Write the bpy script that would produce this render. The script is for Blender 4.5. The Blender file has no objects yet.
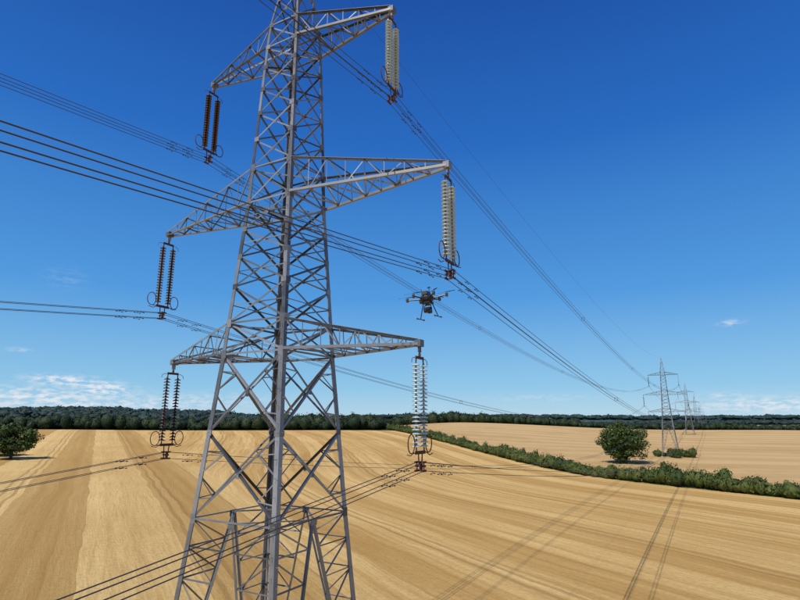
import bpy, math, random
import numpy as np
from mathutils import Vector
random.seed(7); rng=np.random.default_rng(7)
sc=bpy.context.scene
CZ=17.5
F=540.0; TH=math.atan(122/540.0)
U=np.array([.8707,-.4918]); V=np.array([.4918,.8707])
C0=np.array([-6.1,27.3])

# ---------------- helpers
def mk_mesh(name, verts, faces, mats=None, midx=None, smooth=False):
    verts=np.asarray(verts,dtype=np.float32)
    me=bpy.data.meshes.new(name)
    if isinstance(faces,np.ndarray):
        n=len(faces);k=faces.shape[1]
        me.vertices.add(len(verts)); me.vertices.foreach_set('co',verts.ravel())
        me.loops.add(n*k); me.loops.foreach_set('vertex_index',faces.astype(np.int32).ravel())
        me.polygons.add(n); me.polygons.foreach_set('loop_start',np.arange(0,n*k,k,dtype=np.int32))
        me.update(calc_edges=True)
    else:
        me.from_pydata([tuple(map(float,v)) for v in verts],[],faces); me.update()
    if mats:
        for m in mats: me.materials.append(m)
    if midx is not None: me.polygons.foreach_set('material_index',np.asarray(midx,dtype=np.int32))
    if smooth: me.polygons.foreach_set('use_smooth',np.ones(len(me.polygons),dtype=bool))
    me.validate(); me.update()
    return me
def mk_obj(name, me, parent=None, loc=(0,0,0), rz=0):
    o=bpy.data.objects.new(name,me); sc.collection.objects.link(o)
    o.location=loc; o.rotation_euler=(0,0,rz)
    if parent: o.parent=parent
    return o
def empty(name,loc,rz=0):
    o=bpy.data.objects.new(name,None); sc.collection.objects.link(o); o.location=loc; o.rotation_euler=(0,0,rz); o.empty_display_size=1
    return o

class Batch:
    def __init__(s): s.v=[]; s.f=[]; s.m=[]
    def add(s,vs,fs,m=0):
        b=len(s.v); s.v.extend([tuple(v) for v in vs]); s.f.extend([tuple(i+b for i in f) for f in fs]); s.m.extend([m]*len(fs))
    def angle(s,p1,p2,w,ref,t=None,m=0,flip=1):
        p1=Vector(p1);p2=Vector(p2); d=(p2-p1)
        if d.length<1e-4: return
        d.normalize(); r=Vector(ref); a=r-d*r.dot(d)
        if a.length<1e-3: a=d.orthogonal()
        a.normalize(); b=d.cross(a)*flip
        t=t or w*0.13
        prof=[(0,0),(w,0),(w,t),(t,t),(t,w),(0,w)]
        vs=[]
        for p in (p1,p2):
            for x,y in prof: vs.append(p+(-a)*y+b*(x-w*0.5))
        fs=[(i,(i+1)%6,6+(i+1)%6,6+i) for i in range(6)]+[(5,4,3,2,1,0),(6,7,8,9,10,11)]
        s.add(vs,fs,m)
    def tube(s,pts,r,n=8,m=0,caps=True,r2=None):
        pts=[Vector(p) for p in pts]; N=len(pts); vs=[];fs=[]
        prev=None
        for i,p in enumerate(pts):
            d=(pts[min(i+1,N-1)]-pts[max(i-1,0)]).normalized()
            if prev is None: a=d.orthogonal().normalized()
            else:
                a=prev-d*prev.dot(d)
                a=a.normalized() if a.length>1e-5 else d.orthogonal().normalized()
            prev=a; b=d.cross(a)
            rr=r if r2 is None else r+(r2-r)*i/(N-1)
            for k in range(n):
                an=2*math.pi*k/n; vs.append(p+(a*math.cos(an)+b*math.sin(an))*rr)
        for i in range(N-1):
            for k in range(n):
                fs.append((i*n+k,i*n+(k+1)%n,(i+1)*n+(k+1)%n,(i+1)*n+k))
        if caps: fs.append(tuple(range(n-1,-1,-1))); fs.append(tuple((N-1)*n+k for k in range(n)))
        s.add(vs,fs,m)
    def box(s,c,size,m=0,ax=None,taper=1.0):
        c=Vector(c); ax=ax or (Vector((1,0,0)),Vector((0,1,0)),Vector((0,0,1)))
        hx,hy,hz=[q/2 for q in size]; vs=[]
        for z in(-1,1):
            k=taper if z>0 else 1
            for x,y in((-1,-1),(1,-1),(1,1),(-1,1)): vs.append(c+ax[0]*x*hx*k+ax[1]*y*hy*k+ax[2]*z*hz)
        s.add(vs,[(3,2,1,0),(4,5,6,7),(0,1,5,4),(1,2,6,5),(2,3,7,6),(3,0,4,7)],m)
    def lathe(s,c,prof,n=12,m=0):
        c=Vector(c);vs=[];fs=[]
        for r,z in prof:
            for k in range(n):
                a=2*math.pi*k/n; vs.append(c+Vector((r*math.cos(a),r*math.sin(a),z)))
        for i in range(len(prof)-1):
            for k in range(n): fs.append((i*n+k,(i+1)*n+k,(i+1)*n+(k+1)%n,i*n+(k+1)%n))
        s.add(vs,fs,m)
    def mesh(s,name,mats,smooth=False): return mk_mesh(name,s.v,s.f,mats,s.m,smooth)

def mat(name,base,rough=.6,metal=0,noise=None,spec=.4,trans=0,island=0):
    m=bpy.data.materials.new(name); m.use_nodes=True; nt=m.node_tree; b=nt.nodes['Principled BSDF']
    b.inputs['Base Color'].default_value=(*base,1); b.inputs['Roughness'].default_value=rough
    b.inputs['Metallic'].default_value=metal; b.inputs['Specular IOR Level'].default_value=spec
    b.inputs['Transmission Weight'].default_value=trans
    if noise:
        sc_,c2=noise
        n=nt.nodes.new('ShaderNodeTexNoise'); n.inputs['Scale'].default_value=sc_; n.inputs['Detail'].default_value=5
        r=nt.nodes.new('ShaderNodeValToRGB'); r.color_ramp.elements[0].position=.35 if not island else .2; r.color_ramp.elements[1].position=.65 if not island else .85
        r.color_ramp.elements[0].color=(*base,1); r.color_ramp.elements[1].color=(*c2,1)
        tc=nt.nodes.new('ShaderNodeTexCoord')
        nt.links.new(tc.outputs['Object'],n.inputs['Vector'])
        if island:
            g=nt.nodes.new('ShaderNodeNewGeometry'); mx=nt.nodes.new('ShaderNodeMix'); mx.data_type='FLOAT'; mx.inputs[0].default_value=island
            nt.links.new(n.outputs['Fac'],mx.inputs[2]); nt.links.new(g.outputs['Random Per Island'],mx.inputs[3]); nt.links.new(mx.outputs[0],r.inputs['Fac'])
        else: nt.links.new(n.outputs['Fac'],r.inputs['Fac'])
        nt.links.new(r.outputs['Color'],b.inputs['Base Color'])
    return m

M_steel=mat('galvanised_steel',(.075,.08,.087),.45,.35,noise=(1.6,(.34,.35,.36)),island=.6)
M_rust=mat('rusty_fitting',(.07,.028,.02),.75,.2,noise=(9,(.14,.06,.045)))
M_porc=mat('brown_porcelain',(.032,.010,.010),.25,0,noise=(6,(.05,.015,.014)),spec=.4)
M_glass=mat('toughened_glass',(.60,.74,.76),.12,0,spec=.7,trans=.25)
M_cap=mat('insulator_cap',(.24,.245,.25),.5,.4)
M_cond=mat('weathered_aluminium',(.07,.07,.078),.6,.3)
M_conc=mat('concrete',(.3,.29,.27),.9,0,noise=(3,(.38,.37,.34)))

# ---------------- terrain
hp=np.array([(175,-5),(131,65),(92,131),(63,185),(45,270),(21,360),(3,412),(-12,455)],float)
ctrl=[(-6,27,0),(0,60,0),(21,60,0),(71,150,.3),(92,131,.3),(63,180,.4),(45,270,2.2),(21,360,7.0),(3,412,10.3),
 (94,238,.6),(127,264,1.5),(261,501,6),(395,738,6),(-142,209,5.0),(-35,51,1.8),(-60,150,4.0),(-100,400,11.0),(-250,400,12.0),(-400,400,12.3),
 (-20,300,6.5),(0,150,1.4),(60,600,17.0),(60,500,12.5),(80,420,8.0),(165,600,13.4),(150,450,5.5),(300,600,8.5),(420,600,9.0),(330,350,1.8),(200,150,0),
 (60,800,9),(165,800,6),(-100,620,6),(-300,620,7),(-140,-210,-1.5),(100,-100,-1),(-200,0,5),(-300,200,9),(400,100,-1),(420,800,3),(600,500,4),(-600,300,12),(-600,700,8)]
ctrl=np.array(ctrl,float)
def tk(r2): return np.where(r2>1e-9,0.5*r2*np.log(r2+1e-12),0)
P=ctrl[:,:2]/100; n=len(P)
K=tk(((P[:,None]-P[None])**2).sum(-1))+np.eye(n)*.02
A=np.zeros((n+3,n+3)); A[:n,:n]=K; A[:n,n]=1; A[:n,n+1:]=P; A[n,:n]=1; A[n+1:,:n]=P.T
sol=np.linalg.solve(A,np.concatenate([ctrl[:,2],np.zeros(3)]))
def ground(x,y):
    x=np.asarray(x,float);y=np.asarray(y,float); shp=x.shape; q=np.stack([x.ravel(),y.ravel()],-1)/100
    qc=np.clip(q,[-7,-4],[7,9])
    z=sol[n]+qc@sol[n+1:]
    for i in range(n): z=z+sol[i]*tk(((qc-P[i])**2).sum(-1))
    z=np.clip(z,-6,24)
    X=q[:,0]*100;Y=q[:,1]*100
    R=np.hypot(X,Y); w=np.clip((R-700)/600,0,1); w=w*w*(3-2*w)
    far=-4+6*np.sin(X*.0021+1)*np.cos(Y*.0017)
    z=z*(1-w)+far*w
    def ridge(yc,wd,h,xa,xb,sm):
        t=np.clip((X-xa)/sm,0,1)*np.clip((xb-X)/sm,0,1)
        return h*np.exp(-((Y-yc)/wd)**2)*t*t*(3-2*t)
    z=z+ridge(1700,350,42,-3200,350,1300)+ridge(3600,600,44,-1500,5200,1500)+ridge(2300,300,10,400,2600,600)
    return z.reshape(shp)
def gz(x,y): return float(ground(np.array([x]),np.array([y]))[0])

def catmull(p,k=24):
    o=[]
    for i in range(len(p)-1):
        p0=p[max(i-1,0)];p1=p[i];p2=p[i+1];p3=p[min(i+2,len(p)-1)]
        for j in range(k):
            t=j/k; o.append(.5*((2*p1)+(-p0+p2)*t+(2*p0-5*p1+4*p2-p3)*t*t+(-p0+3*p1-3*p2+p3)*t**3))
    o.append(p[-1]); return np.array(o)
hc=catmull(hp)
ext0=hc[0]+(hc[0]-hc[6])/np.linalg.norm(hc[0]-hc[6])*600; ext1=hc[-1]+(hc[-1]-hc[-7])/np.linalg.norm(hc[-1]-hc[-7])*600
hl=np.vstack([ext0,hc,ext1]); seg=np.diff(hl,axis=0); sl=np.linalg.norm(seg,axis=1); cum=np.concatenate([[0],np.cumsum(sl)])
def hedge_coord(X,Y):
    best=np.full(X.shape,1e12); d=np.zeros(X.shape); al=np.zeros(X.shape)
    for i in range(len(seg)):
        px=X-hl[i,0];py=Y-hl[i,1]; t=np.clip((px*seg[i,0]+py*seg[i,1])/sl[i]**2,0,1)
        ex=px-t*seg[i,0];ey=py-t*seg[i,1]; r=ex*ex+ey*ey
        sgn=np.sign(seg[i,0]*py-seg[i,1]*px)
        m=r<best; best=np.where(m,r,best); d=np.where(m,np.sqrt(r)*sgn,d); al=np.where(m,cum[i]+t*sl[i],al)
    return d,al
def axis(a,b,st,lo,hi):
    c=list(np.arange(a,b,st)); s=st;x=c[-1]
    while x<hi: s*=1.22;x+=s;c.append(x)
    s=st;x=c[0];l=[]
    while x>lo: s*=1.22;x-=s;l.append(x)
    return np.array(l[::-1]+c)
xs=axis(-320,420,3.0,-9000,9000); ys=axis(20,640,3.0,-2500,9000)
GX,GY=np.meshgrid(xs,ys); GZ=ground(GX,GY)
nx=len(xs);ny=len(ys); idx=np.arange(nx*ny).reshape(ny,nx)
fc=np.stack([idx[:-1,:-1],idx[:-1,1:],idx[1:,1:],idx[1:,:-1]],-1).reshape(-1,4)
gm=mk_mesh('ground',np.stack([GX,GY,GZ],-1).reshape(-1,3),fc,smooth=True)
hd,ha=hedge_coord(GX,GY)
at=gm.attributes.new('hedge','FLOAT_VECTOR','POINT'); at.data.foreach_set('vector',np.stack([hd,ha,hd*0],-1).astype(np.float32).ravel())

class NT:
    def __init__(s,nt): s.nt=nt
    def new(s,t,**k):
        x=s.nt.nodes.new(t)
        for a,b in k.items(): setattr(x,a,b)
        return x
    def put(s,inp,v):
        if isinstance(v,bpy.types.NodeSocket): s.nt.links.new(v,inp)
        else: inp.default_value=v
    def m(s,op,a,b=0,c=0,clamp=False):
        x=s.new('ShaderNodeMath',operation=op,use_clamp=clamp); s.put(x.inputs[0],a); s.put(x.inputs[1],b); s.put(x.inputs[2],c); return x.outputs[0]
    def comb(s,x,y,z=0):
        c=s.new('ShaderNodeCombineXYZ'); s.put(c.inputs[0],x);s.put(c.inputs[1],y);s.put(c.inputs[2],z); return c.outputs[0]
    def noise(s,v,sc_=1,det=4,ro=.5):
        x=s.new('ShaderNodeTexNoise'); s.put(x.inputs['Vector'],v); x.inputs['Scale'].default_value=sc_; x.inputs['Detail'].default_value=det; x.inputs['Roughness'].default_value=ro; return x.outputs['Fac']
    def white(s,v):
        x=s.new('ShaderNodeTexWhiteNoise',noise_dimensions='1D'); s.put(x.inputs['W'],v); return x.outputs['Value']
    def mix(s,f,a,b,bt='MIX'):
        x=s.new('ShaderNodeMix',data_type='RGBA',blend_type=bt); s.put(x.inputs[0],f)
        for i,v in((6,a),(7,b)):
            s.put(x.inputs[i],(*v,1) if isinstance(v,tuple) and len(v)==3 else v)
        return x.outputs[2]
    def ss(s,v,a,b):
        x=s.new('ShaderNodeMapRange',interpolation_type='SMOOTHSTEP'); s.put(x.inputs[0],v); x.inputs[1].default_value=a;x.inputs[2].default_value=b; return x.outputs[0]

mg=bpy.data.materials.new('harvested_field'); mg.use_nodes=True; N=NT(mg.node_tree); bs=mg.node_tree.nodes['Principled BSDF']
bs.inputs['Roughness'].default_value=.95; bs.inputs['Specular IOR Level'].default_value=.1
geo=N.new('ShaderNodeNewGeometry'); sp=N.new('ShaderNodeSeparateXYZ'); N.put(sp.inputs[0],geo.outputs['Position']); X,Y=sp.outputs[0],sp.outputs[1]
ah=N.new('ShaderNodeAttribute',attribute_name='hedge'); sh=N.new('ShaderNodeSeparateXYZ'); N.put(sh.inputs[0],ah.outputs['Vector']); D,AL=sh.outputs[0],sh.outputs[1]
pos=N.comb(X,Y,0)
wob=N.m('MULTIPLY',N.m('SUBTRACT',N.noise(pos,.05,3),.5),2.2)
a_=N.m('ADD',N.m('ADD',N.m('MULTIPLY',X,.877),N.m('MULTIPLY',Y,.48)),wob)
b_=N.m('ADD',N.m('MULTIPLY',X,-.48),N.m('MULTIPLY',Y,.877))
Dw=N.m('ADD',D,wob)
def stripes(c,al,W,seed,jit=.35):
    cj=N.m('ADD',N.m('DIVIDE',c,W),N.m('MULTIPLY',N.m('SINE',N.m('DIVIDE',c,W*1.7)),jit))
    fl=N.m('FLOOR',cj)
    par=N.m('ABSOLUTE',N.m('MODULO',fl,2.0))
    rnd=N.white(N.m('ADD',fl,seed)); st2=N.white(N.m('ADD',N.m('FLOOR',N.m('DIVIDE',c,W*.21)),seed+50))
    f1=N.noise(N.comb(N.m('MULTIPLY',c,.55),N.m('MULTIPLY',al,.012),seed),1,5,.65)
    f2=N.noise(N.comb(N.m('MULTIPLY',c,2.2),N.m('MULTIPLY',al,.06),seed),1,5,.75)
    s=N.m('ADD',N.m('ADD',N.m('MULTIPLY',N.m('SUBTRACT',1,par),.5),N.m('MULTIPLY',rnd,.28)),N.m('MULTIPLY',st2,.22))
    return s,f1,f2
stA,f1A,f2A=stripes(a_,b_,14.0,8.0)
stB,f1B,f2B=stripes(Dw,AL,9.5,17.0)
def tram(c,W):
    fr=N.m('ABSOLUTE',N.m('SUBTRACT',N.m('MULTIPLY',N.m('FRACT',N.m('DIVIDE',c,W)),W),W/2))
    e=N.m('ABSOLUTE',N.m('SUBTRACT',fr,.95))
    return N.m('SUBTRACT',1,N.ss(e,.2,.45))
dark=(.37,.21,.060); pale=(.72,.50,.205)
lf=N.m('MULTIPLY_ADD',N.m('SUBTRACT',f1A,.5),.9,stA)
colA=N.mix(N.m('MULTIPLY',lf,1,clamp=True),dark,pale)
colA=N.mix(N.m('MULTIPLY',N.ss(f2A,.42,.68),.42),colA,dark)
rf=N.m('ADD',N.m('MULTIPLY',stB,.68),N.m('MULTIPLY_ADD',N.m('SUBTRACT',f1B,.5),2.6,.17))
colB=N.mix(N.m('MULTIPLY',rf,1,clamp=True),(.43,.25,.075),(.70,.48,.195))
colB=N.mix(N.m('MULTIPLY',N.ss(f2B,.42,.68),.42),colB,dark)
zone=N.ss(N.m('ADD',a_,N.m('MULTIPLY',N.noise(pos,.03,3),14)),33,36)
near=N.mix(zone,colA,colB)
tr=N.m('ADD',N.m('MULTIPLY',tram(a_,28.0),N.m('SUBTRACT',1,zone)),N.m('MULTIPLY',tram(Dw,28.5),zone))
near=N.mix(N.m('MULTIPLY',tr,.55),near,(.27,.155,.05))
big=N.noise(pos,.014,5,.65)
near=N.mix(N.m('MULTIPLY',N.ss(big,.44,.66),.36),near,(.41,.23,.065))
stC,f1C,f2C=stripes(N.m('ADD',N.m('MULTIPLY',X,.25),N.m('MULTIPLY',Y,.97)),N.m('MULTIPLY',X,1.0),16.0,29.0)
farc=N.mix(N.m('ADD',N.m('MULTIPLY',stC,.5),N.m('MULTIPLY',f1C,.6)),(.41,.25,.095),(.63,.44,.215))
farc=N.mix(N.m('MULTIPLY',N.ss(f2C,.5,.75),.35),farc,(.38,.23,.08))
farc=N.mix(N.m('MULTIPLY',N.ss(big,.46,.6),.4),farc,(.38,.24,.09))
fld=N.mix(N.ss(D,-.6,.6),farc,near)
fine=N.noise(pos,1.4,8,.8)
fld=N.mix(N.m('MULTIPLY',N.ss(fine,.42,.68),.36),fld,(.26,.15,.045))
vg=N.m('SUBTRACT',1,N.ss(N.m('ADD',N.m('ABSOLUTE',D),N.m('MULTIPLY',N.noise(pos,.3,3),3)),3.2,4.6))
fld=N.mix(N.m('MULTIPLY',vg,.85),fld,(.10,.12,.035))
vo=N.new('ShaderNodeTexVoronoi'); N.put(vo.inputs['Vector'],pos); vo.inputs['Scale'].default_value=.0035
vs_=N.new('ShaderNodeSeparateColor'); N.put(vs_.inputs[0],vo.outputs['Color'])
patch=N.mix(N.ss(vs_.outputs[0],.45,.5),(.07,.10,.04),(.34,.27,.14))
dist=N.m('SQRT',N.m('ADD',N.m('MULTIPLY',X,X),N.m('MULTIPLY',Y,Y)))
patch=N.mix(N.ss(dist,1200,3500),patch,(.06,.10,.10))  # aerial haze painted into the ground colour, bluer with distance
fld=N.mix(N.ss(Y,640,655),fld,patch)
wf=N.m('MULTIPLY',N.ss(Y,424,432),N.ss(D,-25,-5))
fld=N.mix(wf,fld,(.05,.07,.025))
N.put(bs.inputs['Base Color'],fld)
bmp=N.new('ShaderNodeBump'); bmp.inputs['Strength'].default_value=.7; bmp.inputs['Distance'].default_value=.35; N.put(bmp.inputs['Height'],N.m('ADD',fine,N.m('MULTIPLY',f2B,.6))); N.put(bs.inputs['Normal'],bmp.outputs[0])
gm.materials.append(mg)
mk_obj('ground',gm)

# ---------------- pylon
def sfun(z): return float(np.interp(z,[0,9.5,20.75,28.8,38.3,39.7,46.5],[3.75,2.85,1.97,1.47,1.12,1.05,.14]))
ARMS=[(20.75,22.3,7.98),(28.8,30.8,9.5),(38.3,39.75,6.55)]
def build_pylon():
    B=Batch()
    def cor(z,i):
        s=sfun(z); sx,sy=[(1,-1),(1,1),(-1,1),(-1,-1)][i]; return Vector((sx*s,sy*s,z))
    lv=[0,13.2,17.0,20.75,22.3,24.2,25.8,27.3,28.8,30.8,32.5,34.1,35.6,37.0,38.3,39.75,41.6,43.4,45.0,46.5]
    for a,b in zip(lv[:-1],lv[1:]):
        w=.25 if b<=20.8 else .215 if b<31 else .17 if b<40 else .13
        for i in range(4):
            p,q=cor(a,i),cor(b,i)
            ax=Vector((-math.copysign(1,p.x),0,0)); ay=Vector((0,-math.copysign(1,p.y),0)); t=w*.13
            prof=[(0,0),(w,0),(w,t),(t,t),(t,w),(0,w)]
            vs=[pp+ax*x+ay*y for pp in(p,q) for x,y in prof]
            B.add(vs,[(k,(k+1)%6,6+(k+1)%6,6+k) for k in range(6)]+[(5,4,3,2,1,0),(6,7,8,9,10,11)])
    norms=[Vector((1,0,0)),Vector((0,1,0)),Vector((-1,0,0)),Vector((0,-1,0))]
    def face(f): return [(0,1),(1,2),(2,3),(3,0)][f]
    for f in range(4):
        i,j=face(f); nn=norms[f]
        for a,b in zip(lv[1:-1],lv[2:]):
            p,q=cor(a,i),cor(a,j); r,s=cor(b,i),cor(b,j)
            w=.11 if b<=21 else .09 if b<31 else .078 if b<40 else .065
            ins=-nn*.03
            B.angle(p+ins,s+ins,w,nn); B.angle(q+ins-nn*.05,r+ins-nn*.05,w,nn,flip=-1)
            if a in(20.75,22.3,28.8,30.8,38.3,39.75): B.angle(p+nn*.01,q+nn*.01,w,nn)
            if a==13.2: B.angle(p+nn*.01,q+nn*.01,.075,nn)
            c=(p+q+r+s)/4
            B.box(c-nn*.045,(.02 if abs(nn.x)>.5 else .18,.02 if abs(nn.y)>.5 else .18,.18))
            if b<=30.9 and a not in(20.75,28.8):
                if b>20.8:
                    B.angle((p+r)/2+ins*1.2,c+ins*1.2,.05,nn); B.angle((q+s)/2+ins*1.2,c+ins*1.2,.05,nn)
                else:
                    B.angle(p.lerp(s,.25)-nn*.06,(p.lerp(r,.5)),.055,nn); B.angle(q.lerp(r,.25)-nn*.06,(q.lerp(s,.5)),.055,nn)
                    B.angle(p.lerp(s,.75)-nn*.06,(q.lerp(s,.5)),.055,nn); B.angle(q.lerp(r,.75)-nn*.06,(p.lerp(r,.5)),.055,nn)
                    B.angle(p.lerp(s,.25)-nn*.06,(p.lerp(r,.22)),.05,nn); B.angle(q.lerp(r,.25)-nn*.06,(q.lerp(s,.22)),.05,nn)
                    B.angle(p.lerp(s,.75)-nn*.06,(q.lerp(s,.78)),.05,nn); B.angle(q.lerp(r,.75)-nn*.06,(p.lerp(r,.78)),.05,nn)
        p,q=cor(0,i),cor(0,j); r,s=cor(13.2,i),cor(13.2,j); ap=(r+s)/2
        B.box(ap-nn*.02-Vector((0,0,.1)),(.02 if abs(nn.x)>.5 else .4,.02 if abs(nn.y)>.5 else .4,.3))
        for L0,L1 in((p,r),(q,s)):
            B.angle(L0-nn*.04,ap-nn*.04,.12,nn)
            prev=None
            for k in [.25,.42,.57,.70,.81,.91]:
                a1=L0.lerp(L1,k); b1=L0.lerp(ap,k)
                B.angle(a1-nn*.07,b1-nn*.07,.06,nn)
                if prev is not None: B.angle(prev[1]-nn*.09,a1-nn*.09,.06,nn)
                prev=(a1,b1)
            B.angle(prev[1]-nn*.09,L1-nn*.09,.06,nn)
    for z in(20.75,28.8,38.3,30.8,22.3):
        c=[cor(z,i)-Vector((0,0,.06)) for i in range(4)]
        B.angle(c[0],c[2],.08,(0,0,1)); B.angle(c[1]-Vector((0,0,.06)),c[3]-Vector((0,0,.06)),.08,(0,0,1))
    m=[(cor(13.2,i)+cor(13.2,(i+1)%4))/2 for i in range(4)]
    for i in range(4): B.angle(m[i],m[(i+1)%4],.065,(0,0,1))
    for zb,zt,L in ARMS:
        for sd in(1,-1):
            sb,st=sfun(zb),sfun(zt); n_=8 if L>9 else 7 if L>7 else 6
            bot=[[Vector((sd*sb,y*sb,zb)).lerp(Vector((sd*L,y*.13,zb)),k/n_) for k in range(n_+1)] for y in(-1,1)]
            top=[[Vector((sd*st,y*st,zt)).lerp(Vector((sd*L,y*.13,zb+.28)),k/n_) for k in range(n_+1)] for y in(-1,1)]
            for e,y in((0,-1),(1,1)):
                ny_=Vector((0,y,0))
                B.angle(bot[e][0],bot[e][-1],.13,(0,0,-1)); B.angle(top[e][0],top[e][-1],.11,(0,0,1))
                for k in range(n_):
                    if k: B.angle(bot[e][k]-ny_*.02,top[e][k]-ny_*.02,.05,ny_)
                    if k<n_-1:
                        if k%2: B.angle(bot[e][k]-ny_*.05,top[e][k+1]-ny_*.05,.055,ny_)
                        else: B.angle(top[e][k]-ny_*.05,bot[e][k+1]-ny_*.05,.055,ny_)
            for k in range(n_):
                dz=Vector((0,0,.03))
                if k:
                    B.angle(bot[0][k]+dz,bot[1][k]+dz,.06,(0,0,-1))
                    if k%2==0: B.angle(top[0][k]-dz,top[1][k]-dz,.05,(0,0,1))
                if k<n_-1:
                    e=k%2; B.angle(bot[e][k]+dz*2,bot[1-e][k+1]+dz*2,.06,(0,0,-1))
            B.box((sd*(L-.02),0,zb+.1),(.3,.36,.3)); B.box((sd*L,0,zb-.17),(.06,.22,.26))
    for z in lv[1:-2]:
        for i in range(4):
            p=cor(z,i); sx=math.copysign(1,p.x);sy=math.copysign(1,p.y); h=.4 if z in(13.2,20.75,22.3,28.8,30.8) else .26
            B.box((p.x+sx*.008,p.y-sy*.15,z),(.02,.30,h)); B.box((p.x-sx*.15,p.y+sy*.008,z),(.30,.02,h))
    for i in(0,2):
        z=3.0;k=0
        while z<45:
            p=cor(z,i); sx=math.copysign(1,p.x);sy=math.copysign(1,p.y)
            d=Vector((sx,0,0)) if k%2 else Vector((0,sy,0)); o=Vector((0,-sy*.1,0)) if k%2 else Vector((-sx*.1,0,0))
            B.tube([p+o,p+o+d*.17],.013,5); z+=.38;k+=1
    for i in range(4):
        p=cor(0,i); B.box((p.x*.985,p.y*.985,-.1),(.9,.9,1.1),1,taper=.7)
    lattice=B.mesh('lattice',[M_steel,M_conc])
    P_,G_,Fi=Batch(),Batch(),Batch()
    def strings(IB,x,zt,mi):
        ND=21; top=zt-.75; dz=.168
        for y in(-.35,.35):
            for k in range(ND):
                z=top-k*dz
                IB.lathe((x,y,z),[(.035,.0),(.06,-.02),(.145,-.055),(.18,-.085),(.175,-.10),(.11,-.085),(.05,-.1)],14,0)
                IB.lathe((x,y,z),[(.0,.045),(.045,.04),(.05,-.03),(.035,-.03)],8,1)
                IB.lathe((x,y,z),[(.022,-.08),(.022,-.14)],6,1)
            Fi.tube([(x,y,top+.02),(x,y*.9,top+.22)],.03,6,mi)
            Fi.tube([(x,y,top-ND*dz+.04),(x,y,top-ND*dz-.12)],.03,6,mi)
            sg=1 if y>0 else -1
            Fi.tube([(x,y*.9,top+.2),(x,y+sg*.18,top+.24),(x,y+sg*.34,top+.16),(x,y+sg*.38,top+.0)],.014,6,mi)
        Fi.box((x,0,top+.26),(.04,.74,.12),mi); Fi.tube([(x,0,top+.3),(x,0,zt-.2)],.032,6,mi); Fi.tube([(x,0,zt-.42),(x,0,zt-.3)],.06,8,mi)
        zb=top-ND*dz-.16
        Fi.box((x,0,zb),(.05,.86,.14),mi)
        for sg in(-1,1):
            pts=[(x,sg*.38,zb)]
            c=(sg*.78,zb+.36)
            for k in range(15):
                a=-math.pi/2+k/14*2*math.pi*.93
                pts.append((x,c[0]+sg*.29*math.sin(a+math.pi/2),c[1]-.38*math.cos(a+math.pi/2)))
            Fi.tube(pts,.024,6,mi)
            pts2=[(x+.14*sg,sg*.3,zb),(x+.16*sg,sg*.55,zb-.12),(x+.16*sg,sg*.85,zb-.06)]
            Fi.tube(pts2,.02,6,mi)
        zc=zt-5.0
        for y in(-.17,.17): Fi.tube([(x,y,zb),(x,y*.8,zc+.1)],.028,6,mi)
        Fi.box((x,0,zc+.02),(.5,.04,.10),mi); Fi.box((x,.05,zc+.0),(.14,.03,.42),mi)
        for ux in(-.17,.17):
            for uz in(-.17,.17):
                Fi.box((x+ux,0,zc+uz),(.06,.34,.08),mi); Fi.tube([(x+ux,0,zc+uz),(x+ux*.9,0,zc)],.025,6,mi)
                for yy in(-2.6,-1.5,1.5,2.6):
                    zz=zc+uz-.10*abs(yy)
                    Fi.tube([(x+ux,yy,zz),(x+ux,yy,zz-.08)],.014,5,2); Fi.tube([(x+ux,yy-.17,zz-.09),(x+ux,yy+.17,zz-.09)],.008,5,2)
                    for q in(-.17,.17): Fi.tube([(x+ux,yy+q-.045,zz-.09),(x+ux,yy+q+.045,zz-.09)],.024,6,2)
    for zb,zt,L in ARMS:
        strings(G_,L,zb-.05,1); strings(P_,-L,zb-.05,0)
    return lattice,P_.mesh('porcelain_insulators',[M_porc,M_rust],True),G_.mesh('glass_insulators',[M_glass,M_cap],True),Fi.mesh('insulator_fittings',[M_rust,M_rust,M_cond],False)
parts=build_pylon()
rz=math.atan2(U[1],U[0]); TW=[]
for t in(-285,0,272,544,816,1088):
    c=C0+V*t; z=gz(*c) if t!=0 else 0.0
    TW.append((t,c,z))
TW.sort(key=lambda q:abs(q[0]))
for t,c,z in TW:
    e=empty('electricity_pylon',(c[0],c[1],z),rz)
    for me,nm in zip(parts,('lattice','porcelain_insulators','glass_insulators','insulator_fittings')):
        mk_obj(nm,me,e)
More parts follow.
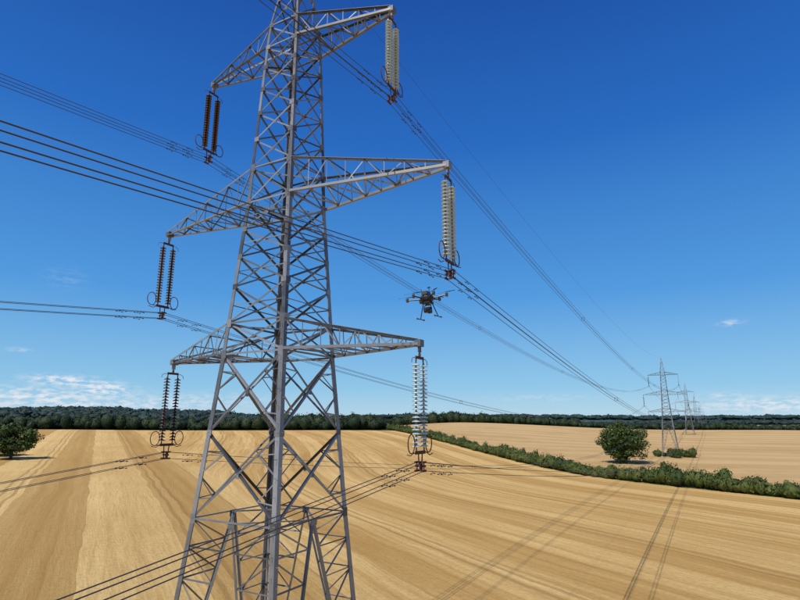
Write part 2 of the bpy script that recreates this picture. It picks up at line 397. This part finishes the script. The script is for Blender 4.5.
# ---------------- conductors
cu=bpy.data.curves.new('overhead_power_lines','CURVE'); cu.dimensions='3D'; cu.bevel_depth=.0148; cu.bevel_resolution=1; cu.use_fill_caps=False
def wire(p,q,sag,rad=1,nseg=72):
    s=cu.splines.new('POLY'); s.points.add(nseg)
    for k in range(nseg+1):
        t=k/nseg; t=.5-.5*math.cos(math.pi*t); v=Vector(p).lerp(Vector(q),t); v.z-=4*sag*t*(1-t)
        s.points[k].co=(*v,1); s.points[k].radius=rad
tws=sorted(TW,key=lambda q:q[0])
SP=Batch()
for (t0,c0,z0),(t1,c1,z1) in zip(tws[:-1],tws[1:]):
    L=t1-t0; sag=7.6*(L/280)**2
    for zb,zt,La in ARMS:
        for sd in(1,-1):
            for du in(-.17,.17):
                for dz in(-.17,.17):
                    o=U*(sd*La+du); wire((*(c0+o),z0+zb-5.05+dz),(*(c1+o),z1+zb-5.05+dz),sag)
            for k in range(1,6):
                t=k/6; c=c0*(1-t)+c1*t+U*sd*La; z=(z0+zb-5.05)*(1-t)+(z1+zb-5.05)*t-4*sag*t*(1-t)
                u3=Vector((U[0],U[1],0))
                ps=[Vector((c[0],c[1],z))+u3*a*.17+Vector((0,0,b*.17)) for a,b in((-1,-1),(1,-1),(1,1),(-1,1))]
                for i in range(4): SP.tube([ps[i],ps[(i+1)%4]],.018,5)
    wire((*c0,z0+46.5),(*c1,z1+46.5),sag*.8,.8)
cu.materials.append(M_cond)
pl=bpy.data.objects.new('overhead_power_lines',cu); sc.collection.objects.link(pl)
mk_obj('bundle_spacers',SP.mesh('bundle_spacers',[M_cond]),pl)

# ---------------- foliage
def leafmat(name,c1,c2,sc1=.25,lo=.35,hi=.65):
    m=bpy.data.materials.new(name); m.use_nodes=True; q=NT(m.node_tree); b=m.node_tree.nodes['Principled BSDF']
    g=q.new('ShaderNodeNewGeometry'); nf=q.noise(g.outputs['Position'],sc1,3,.6)
    rnd=g.outputs['Random Per Island']
    f=q.m('ADD',q.m('MULTIPLY',q.ss(nf,lo,hi),.6),q.m('MULTIPLY',rnd,.4))
    q.put(b.inputs['Base Color'],q.mix(f,c1,c2)); b.inputs['Roughness'].default_value=.65; b.inputs['Specular IOR Level'].default_value=.2
    return m
M_leaf=leafmat('oak_leaves',(.024,.048,.010),(.08,.115,.026))
M_hedge=leafmat('hedge_leaves',(.026,.046,.010),(.11,.13,.03),.12)
M_wood=leafmat('woodland_leaves',(.009,.021,.009),(.036,.053,.019),.08)
M_far=leafmat('distant_forest',(.018,.036,.032),(.033,.058,.048),.02)  # bluish greens: atmospheric haze put into the leaf colour of far ridges
M_bark=mat('bark',(.07,.05,.035),.9,0,noise=(2,(.12,.09,.06)))
def leafquads(c,size,nrm=None,asp=.7):
    n=len(c); a=rng.normal(size=(n,3)); a/=np.linalg.norm(a,axis=1,keepdims=True)
    if nrm is None: nv=rng.normal(size=(n,3))
    else: nv=nrm+rng.normal(size=(n,3))*.45
    nv/=np.linalg.norm(nv,axis=1,keepdims=True)
    a=a-nv*(a*nv).sum(1,keepdims=True); a/=np.linalg.norm(a,axis=1,keepdims=True)+1e-9; b=np.cross(nv,a)
    s=(size*(.6+.8*rng.random(n)))[:,None]*.5
    v=np.stack([c-a*s-b*s*asp*.4,c-b*s*asp+a*s*.3,c+a*s+b*s*asp*.3,c+b*s*asp-a*s*.2],1).reshape(-1,3)
    f=np.arange(n*4).reshape(-1,4); return v,f
def crown(center,rx,ry,rz_,nclump,nleaf,lsize,crad=.24):
    cs=[]; ns=[]
    d=rng.normal(size=(nclump,3)); d/=np.linalg.norm(d,axis=1,keepdims=True)
    rad=(.45+.45*rng.random(nclump))[:,None]
    cc=d*rad*np.array([rx,ry,rz_])*(1+.12*np.sin(d[:,:1]*6+d[:,2:]*4))
    for i in range(nclump):
        r=crad*(.6+.8*rng.random())
        q=rng.normal(size=(nleaf,3)); q/=np.linalg.norm(q,axis=1,keepdims=True); qn=q.copy()
        q*= (.6+.5*rng.random((nleaf,1)))*np.array([rx,ry,rz_*.8])*r
        cs.append(cc[i]+q); ns.append(qn)
    c=np.vstack(cs)+np.array(center); return leafquads(c,lsize,np.vstack(ns)),cc+np.array(center)
def oak(name,x,y,w,h,nc,nl,ls,low=.06):
    z=gz(x,y); e=empty(name,(x,y,z-.2))
    rzc=h*(1-low)/2
    (v,f),cc=crown((0,0,h*low+rzc),w/2,w/2,rzc,nc,nl,ls)
    mk_obj('crown',mk_mesh('crown',v,f,[M_leaf]),e)
    B=Batch(); tr=w*.03; ht=h*.2
    B.tube([(0,0,-.5),(.1,.05,ht*.5),(.0,.1,ht*1.2),(.1,.1,h*.6)],tr*1.2,9,r2=tr*.4)
    for i in rng.choice(len(cc),min(26,len(cc)),replace=False):
        t=Vector(cc[i]); s=Vector((0,0,ht*(1+random.random()))); m_=s.lerp(t,.5)+Vector((0,0,-h*.03)); B.tube([s,m_,t],tr*.45,6,r2=tr*.1)
    mk_obj('trunk',B.mesh('trunk',[M_bark],True),e)
oak('oak_tree',94.5,236,19.5,17.5,170,90,.7,.03)
oak('oak_tree',-136,196,17,12.5,110,80,.7,.1)
oak('oak_tree',-152,208,15,12,80,80,.7,.1)
def core_template(nu=8,nv_=5):
    v=[];f=[]
    for j in range(nv_+1):
        ph=math.pi*j/nv_
        for i in range(nu): v.append((math.sin(ph)*math.cos(2*math.pi*i/nu),math.sin(ph)*math.sin(2*math.pi*i/nu),math.cos(ph)))
    for j in range(nv_):
        for i in range(nu): f.append((j*nu+i,(j+1)*nu+i,(j+1)*nu+(i+1)%nu,j*nu+(i+1)%nu))
    return np.array(v),np.array(f)
CT,CF=core_template()
def mass(pts,W,H,nleaf,ls,material,name,core=.8,shift=.5,parent=None):
    vs=[];fs=[];b=0
    for (x,y,z),w,h in zip(pts,W,H):
        r=CT*np.array([w/2,w/2,h/2])*core*(1+.18*rng.normal(size=(len(CT),1)).clip(-1,1)); r+=np.array([x,y,z+h*shift])
        vs.append(r); fs.append(CF+b); b+=len(CT)
        q=rng.normal(size=(nleaf,3)); q/=np.linalg.norm(q,axis=1,keepdims=True)
        q[:,2]=np.where(q[:,2]<-.5,-q[:,2],q[:,2]); qn=q.copy()
        lump=1+.16*np.sin(q[:,:1]*5+x)*np.cos(q[:,1:2]*5+y)+.1*np.sin(q[:,2:3]*7+x*3)
        q=q*lump*(.75+.4*rng.random((nleaf,1)))*np.array([w/2,w/2,h/2])+np.array([x,y,z+h*shift])
        v,f=leafquads(q,ls,qn); vs.append(v); fs.append(f+b); b+=len(v)
    me=mk_mesh(name,np.vstack(vs),np.vstack(fs),[material]); return mk_obj(name,me,parent)
pts=[];W=[];H=[]
s0=600; send=cum[-2]; s=s0-30
def at_s(s):
    i=min(max(np.searchsorted(cum,s)-1,0),len(seg)-1); t=(s-cum[i])/sl[i]; p=hl[i]+seg[i]*t; d=seg[i]/sl[i]; return p,d
while s<send-8:
    p,d=at_s(s); nn=np.array([-d[1],d[0]])
    for k in(-1,1):
        o=p+nn*(k*.9+rng.normal()*.6); h=3.5+.9*math.sin(s*.09)*math.sin(s*.031+2)+rng.normal()*.6
        if rng.random()<.06: h+=1.7
        pts.append((o[0],o[1],gz(*o)-.2)); W.append(2.6+rng.random()*1.9); H.append(max(h,2.2))
    s+=1.7
mass(pts,W,H,120,.48,M_hedge,'hedge')
pts=[];W=[];H=[]
c2=C0+V*272
for k in range(18):
    o=c2+np.array([rng.uniform(-6,11),rng.uniform(-7,7)]); pts.append((o[0],o[1],gz(*o)-.3)); W.append(rng.uniform(2.2,5.0)); H.append(rng.uniform(1.6,5.0))
mass(pts,W,H,160,.5,M_hedge,'bush')
pts=[];W=[];H=[]
for k in range(26):
    o=np.array([-141-k*.8+rng.normal()*.6,188+k*.9]); pts.append((o[0],o[1],gz(*o)-.2)); W.append(rng.uniform(3,4.5)); H.append(rng.uniform(1.8,3.2))
mass(pts,W,H,110,.5,M_hedge,'hedge')
def wood(name,region,spacing,hr,material,nleaf,ls,keep=None,core=.85):
    (x0,x1,y0,y1)=region; pts=[];W=[];H=[]
    yy=y0
    while yy<y1:
        xx=x0
        while xx<x1:
            x=xx+rng.normal()*spacing*.35; y=yy+rng.normal()*spacing*.35
            if keep is None or keep(x,y):
                h=rng.uniform(*hr)*(1+.18*math.sin(x*.03)*math.sin(x*.011+1)); pts.append((x,y,0)); H.append(h); W.append(spacing*rng.uniform(.9,1.8))
            xx+=spacing
        yy+=spacing
    zs=ground(np.array([p[0] for p in pts]),np.array([p[1] for p in pts])); pts=[(p[0],p[1],z-.5) for p,z in zip(pts,zs)]
    mass(pts,W,H,nleaf,ls,material,name,core=core)
wood('woodland',(-430,-14,436,482),7.5,(6.5,12),M_wood,110,1.0)
wood('woodland',(-110,-14,438,470),7.5,(10,15),M_wood,110,1.0)
wood('woodland',(-40,210,645,690),8,(9,13),M_wood,90,1.3,keep=lambda x,y:y>640+(x-60)*.15)
wood('woodland',(210,560,665,695),8,(5,9.5),M_wood,80,1.2)
wood('distant_forest',(-2300,300,1450,1750),26,(14,22),M_far,30,6,core=.95)
wood('distant_forest',(500,2500,2150,2350),34,(12,18),M_far,22,9,core=.95)
wood('distant_forest',(-600,4200,3400,3600),55,(18,26),M_far,16,14,core=.98)

# ---------------- drone
M_dk=mat('carbon_fibre',(.018,.018,.02),.4,0); M_gr=mat('grey_plastic',(.05,.05,.055),.45,0); M_or=mat('orange_marking',(.6,.14,.03),.5); M_ln=mat('lens',(.01,.01,.015),.05,0,spec=.8)
D_=Batch()
D_.lathe((0,0,0),[(.0,.13),(.08,.125),(.15,.09),(.19,.04),(.19,-.03),(.15,-.07),(.0,-.08)],12,0)
D_.box((0,-.02,.15),(.17,.28,.09),1,taper=.85); D_.box((0,.0,-.11),(.22,.32,.06),0)
D_.tube([(.05,.1,.18),(.05,.1,.30)],.008,6,0); D_.lathe((.05,.1,.31),[(.0,.02),(.045,.015),(.045,-.01),(0,-.015)],10,1)
D_.tube([(-.07,-.08,.16),(-.1,-.12,.28)],.006,5,0)
for k in range(6):
    a=math.radians(60*k+14); dx,dy=math.cos(a),math.sin(a); R=.55
    e=Vector((dx*R,dy*R,.035))
    D_.tube([(dx*.14,dy*.14,.0),e],.019,8,0); D_.tube([(dx*.16,dy*.16,.0),(dx*.22,dy*.22,.01)],.032,8,1)
    D_.lathe(e,[(0,-.045),(.035,-.045),(.04,-.02),(.04,.035),(.03,.06),(.0,.065)],12,1)
    D_.lathe(e+Vector((0,0,-.05)),[(0,-.01),(.02,-.01),(.02,0)],8,2)
    D_.tube([e,e+Vector((0,0,.085))],.012,6,0)
    b=random.random()*3.14
    for sg in(0,math.pi):
        bx,by=math.cos(b+sg),math.sin(b+sg); pv=Vector((-by,bx,0)); L=.25
        c=e+Vector((0,0,.078)); pd=Vector((bx,by,0))
        vs=[];
        for q,w in((.02,.012),(.07,.022),(.15,.02),(L,.008)):
            vs+= [c+pd*q-pv*w+Vector((0,0,.004)),c+pd*q+pv*w-Vector((0,0,.004)),c+pd*q+pv*w-Vector((0,0,.008)),c+pd*q-pv*w+Vector((0,0,.0))]
        fs=[]
        for i in range(3):
            for j in range(4): fs.append((i*4+j,i*4+(j+1)%4,(i+1)*4+(j+1)%4,(i+1)*4+j))
        D_.add(vs,fs,0)
for sx in(-1,1):
    t=Vector((sx*.12,0,-.08)); q=Vector((sx*.26,0,-.50))
    D_.tube([t,q],.014,8,0); D_.tube([(sx*.26,-.2,-.51),(sx*.26,.2,-.51)],.013,8,0)
    for y in(-.2,.2): D_.tube([(sx*.26,y-.03,-.51),(sx*.26,y+.03,-.51)],.022,8,1)
D_.lathe((0,-.03,-.15),[(0,.02),(.05,.02),(.05,-.03),(0,-.03)],10,1)
D_.tube([(0,-.03,-.17),(.10,-.03,-.19),(.115,-.03,-.30)],.014,6,0); D_.tube([(0,-.03,-.17),(-.10,-.03,-.19),(-.115,-.03,-.30)],.014,6,0)
D_.box((0,-.03,-.30),(.19,.15,.13),0); D_.box((.03,.02,-.37),(.09,.09,.04),1)
D_.tube([(-.03,-.10,-.30),(-.03,-.17,-.30)],.045,12,1); D_.tube([(-.03,-.168,-.30),(-.03,-.174,-.30)],.036,12,3); D_.tube([(.06,-.10,-.28),(.06,-.14,-.28)],.022,10,3)
dm=D_.mesh('drone',[M_dk,M_gr,M_or,M_ln])
dr=mk_obj('drone',dm,None,(.77,15.0,CZ+3.42),0); dr.rotation_euler=(math.radians(4),math.radians(-5),math.radians(-28)); dr.scale=(1.04,1.04,1.08)

# ---------------- sun + sky
sh_=Vector((.594,.804)); EL=math.radians(55)
sd=Vector((-sh_.x*math.cos(EL),-sh_.y*math.cos(EL),math.sin(EL)))
su=bpy.data.lights.new('sun','SUN'); su.energy=4.6; su.angle=math.radians(.53); su.color=(1,.96,.89)
so=bpy.data.objects.new('sun',su); sc.collection.objects.link(so); so.rotation_euler=sd.to_track_quat('Z','Y').to_euler()
w=bpy.data.worlds.new('World'); sc.world=w; w.use_nodes=True; W_=NT(w.node_tree); bg=w.node_tree.nodes['Background']
sky=W_.new('ShaderNodeTexSky',sky_type='NISHITA'); sky.sun_disc=False; sky.sun_elevation=EL; sky.sun_rotation=math.atan2(sd.x,sd.y); sky.air_density=1.0; sky.dust_density=.1; sky.ozone_density=4.0
tc=W_.new('ShaderNodeTexCoord'); sv=W_.new('ShaderNodeSeparateXYZ'); W_.put(sv.inputs[0],tc.outputs['Generated'])
def px_dir(x,y):
    cx=(x-400)/F;cy=(300-y)/F; Yd=math.cos(TH)-cy*math.sin(TH); Z=math.sin(TH)+cy*math.cos(TH); return math.atan2(cx,Yd),math.atan2(Z,math.hypot(cx,Yd))
az=W_.m('ARCTAN2',sv.outputs[0],sv.outputs[1]); el=W_.m('ARCSINE',sv.outputs[2])
ramp=W_.new('ShaderNodeValToRGB'); W_.put(ramp.inputs[0],el)
stops=[(0,(.44,.66,.82)),(.06,(.25,.55,.82)),(.222,(.070,.325,.76)),(.494,(.012,.145,.56)),(.73,(.005,.078,.40)),(1.0,(.005,.06,.32))]
cr=ramp.color_ramp
for i,(p,c) in enumerate(stops):
    e=cr.elements[i] if i<2 else cr.elements.new(p)
    e.position=p; e.color=(*c,1)
scl=W_.new('ShaderNodeVectorMath',operation='SCALE'); W_.put(scl.inputs[0],ramp.outputs[0]); scl.inputs['Scale'].default_value=10
skc=W_.mix(.86,sky.outputs[0],scl.outputs[0])
cn=W_.noise(W_.comb(W_.m('MULTIPLY',az,60),W_.m('MULTIPLY',el,170),0),1,6,.6)
tot=None
for (x,y,wx,wy,st) in((62,380,22,3.5,1.5),(105,389,18,5,1.5),(25,394,40,6,.9),(75,405,90,7,.8),(730,323,9,2.5,.6),(770,405,50,6,1.0),(65,278,14,8,.13),(540,398,40,3,.3),(200,400,60,6,.4),(18,350,8,2,.4),(725,395,16,2.5,.5)):
    A0,E0=px_dir(x,y); dx=W_.m('DIVIDE',W_.m('SUBTRACT',az,A0),wx/F); dy=W_.m('DIVIDE',W_.m('SUBTRACT',el,E0),wy/F)
    g=W_.m('EXPONENT',W_.m('MULTIPLY',W_.m('ADD',W_.m('MULTIPLY',dx,dx),W_.m('MULTIPLY',dy,dy)),-1))
    g=W_.m('MULTIPLY',g,st); tot=g if tot is None else W_.m('ADD',tot,g)
cf=W_.m('MULTIPLY',tot,W_.ss(cn,.38,.64),clamp=True)
W_.put(bg.inputs['Color'],W_.mix(cf,skc,(7.5,8.0,8.6)))
bg.inputs['Strength'].default_value=.1

# ---------------- camera
cam=bpy.data.cameras.new('camera'); cam.sensor_width=36; cam.lens=F/800*36; cam.clip_end=30000; cam.clip_start=.1
co=bpy.data.objects.new('camera',cam); sc.collection.objects.link(co); co.location=(0,0,CZ); co.rotation_euler=(math.pi/2+TH,0,0); sc.camera=co
sc.view_settings.view_transform='Standard'; sc.view_settings.look='None'; sc.view_settings.exposure=0
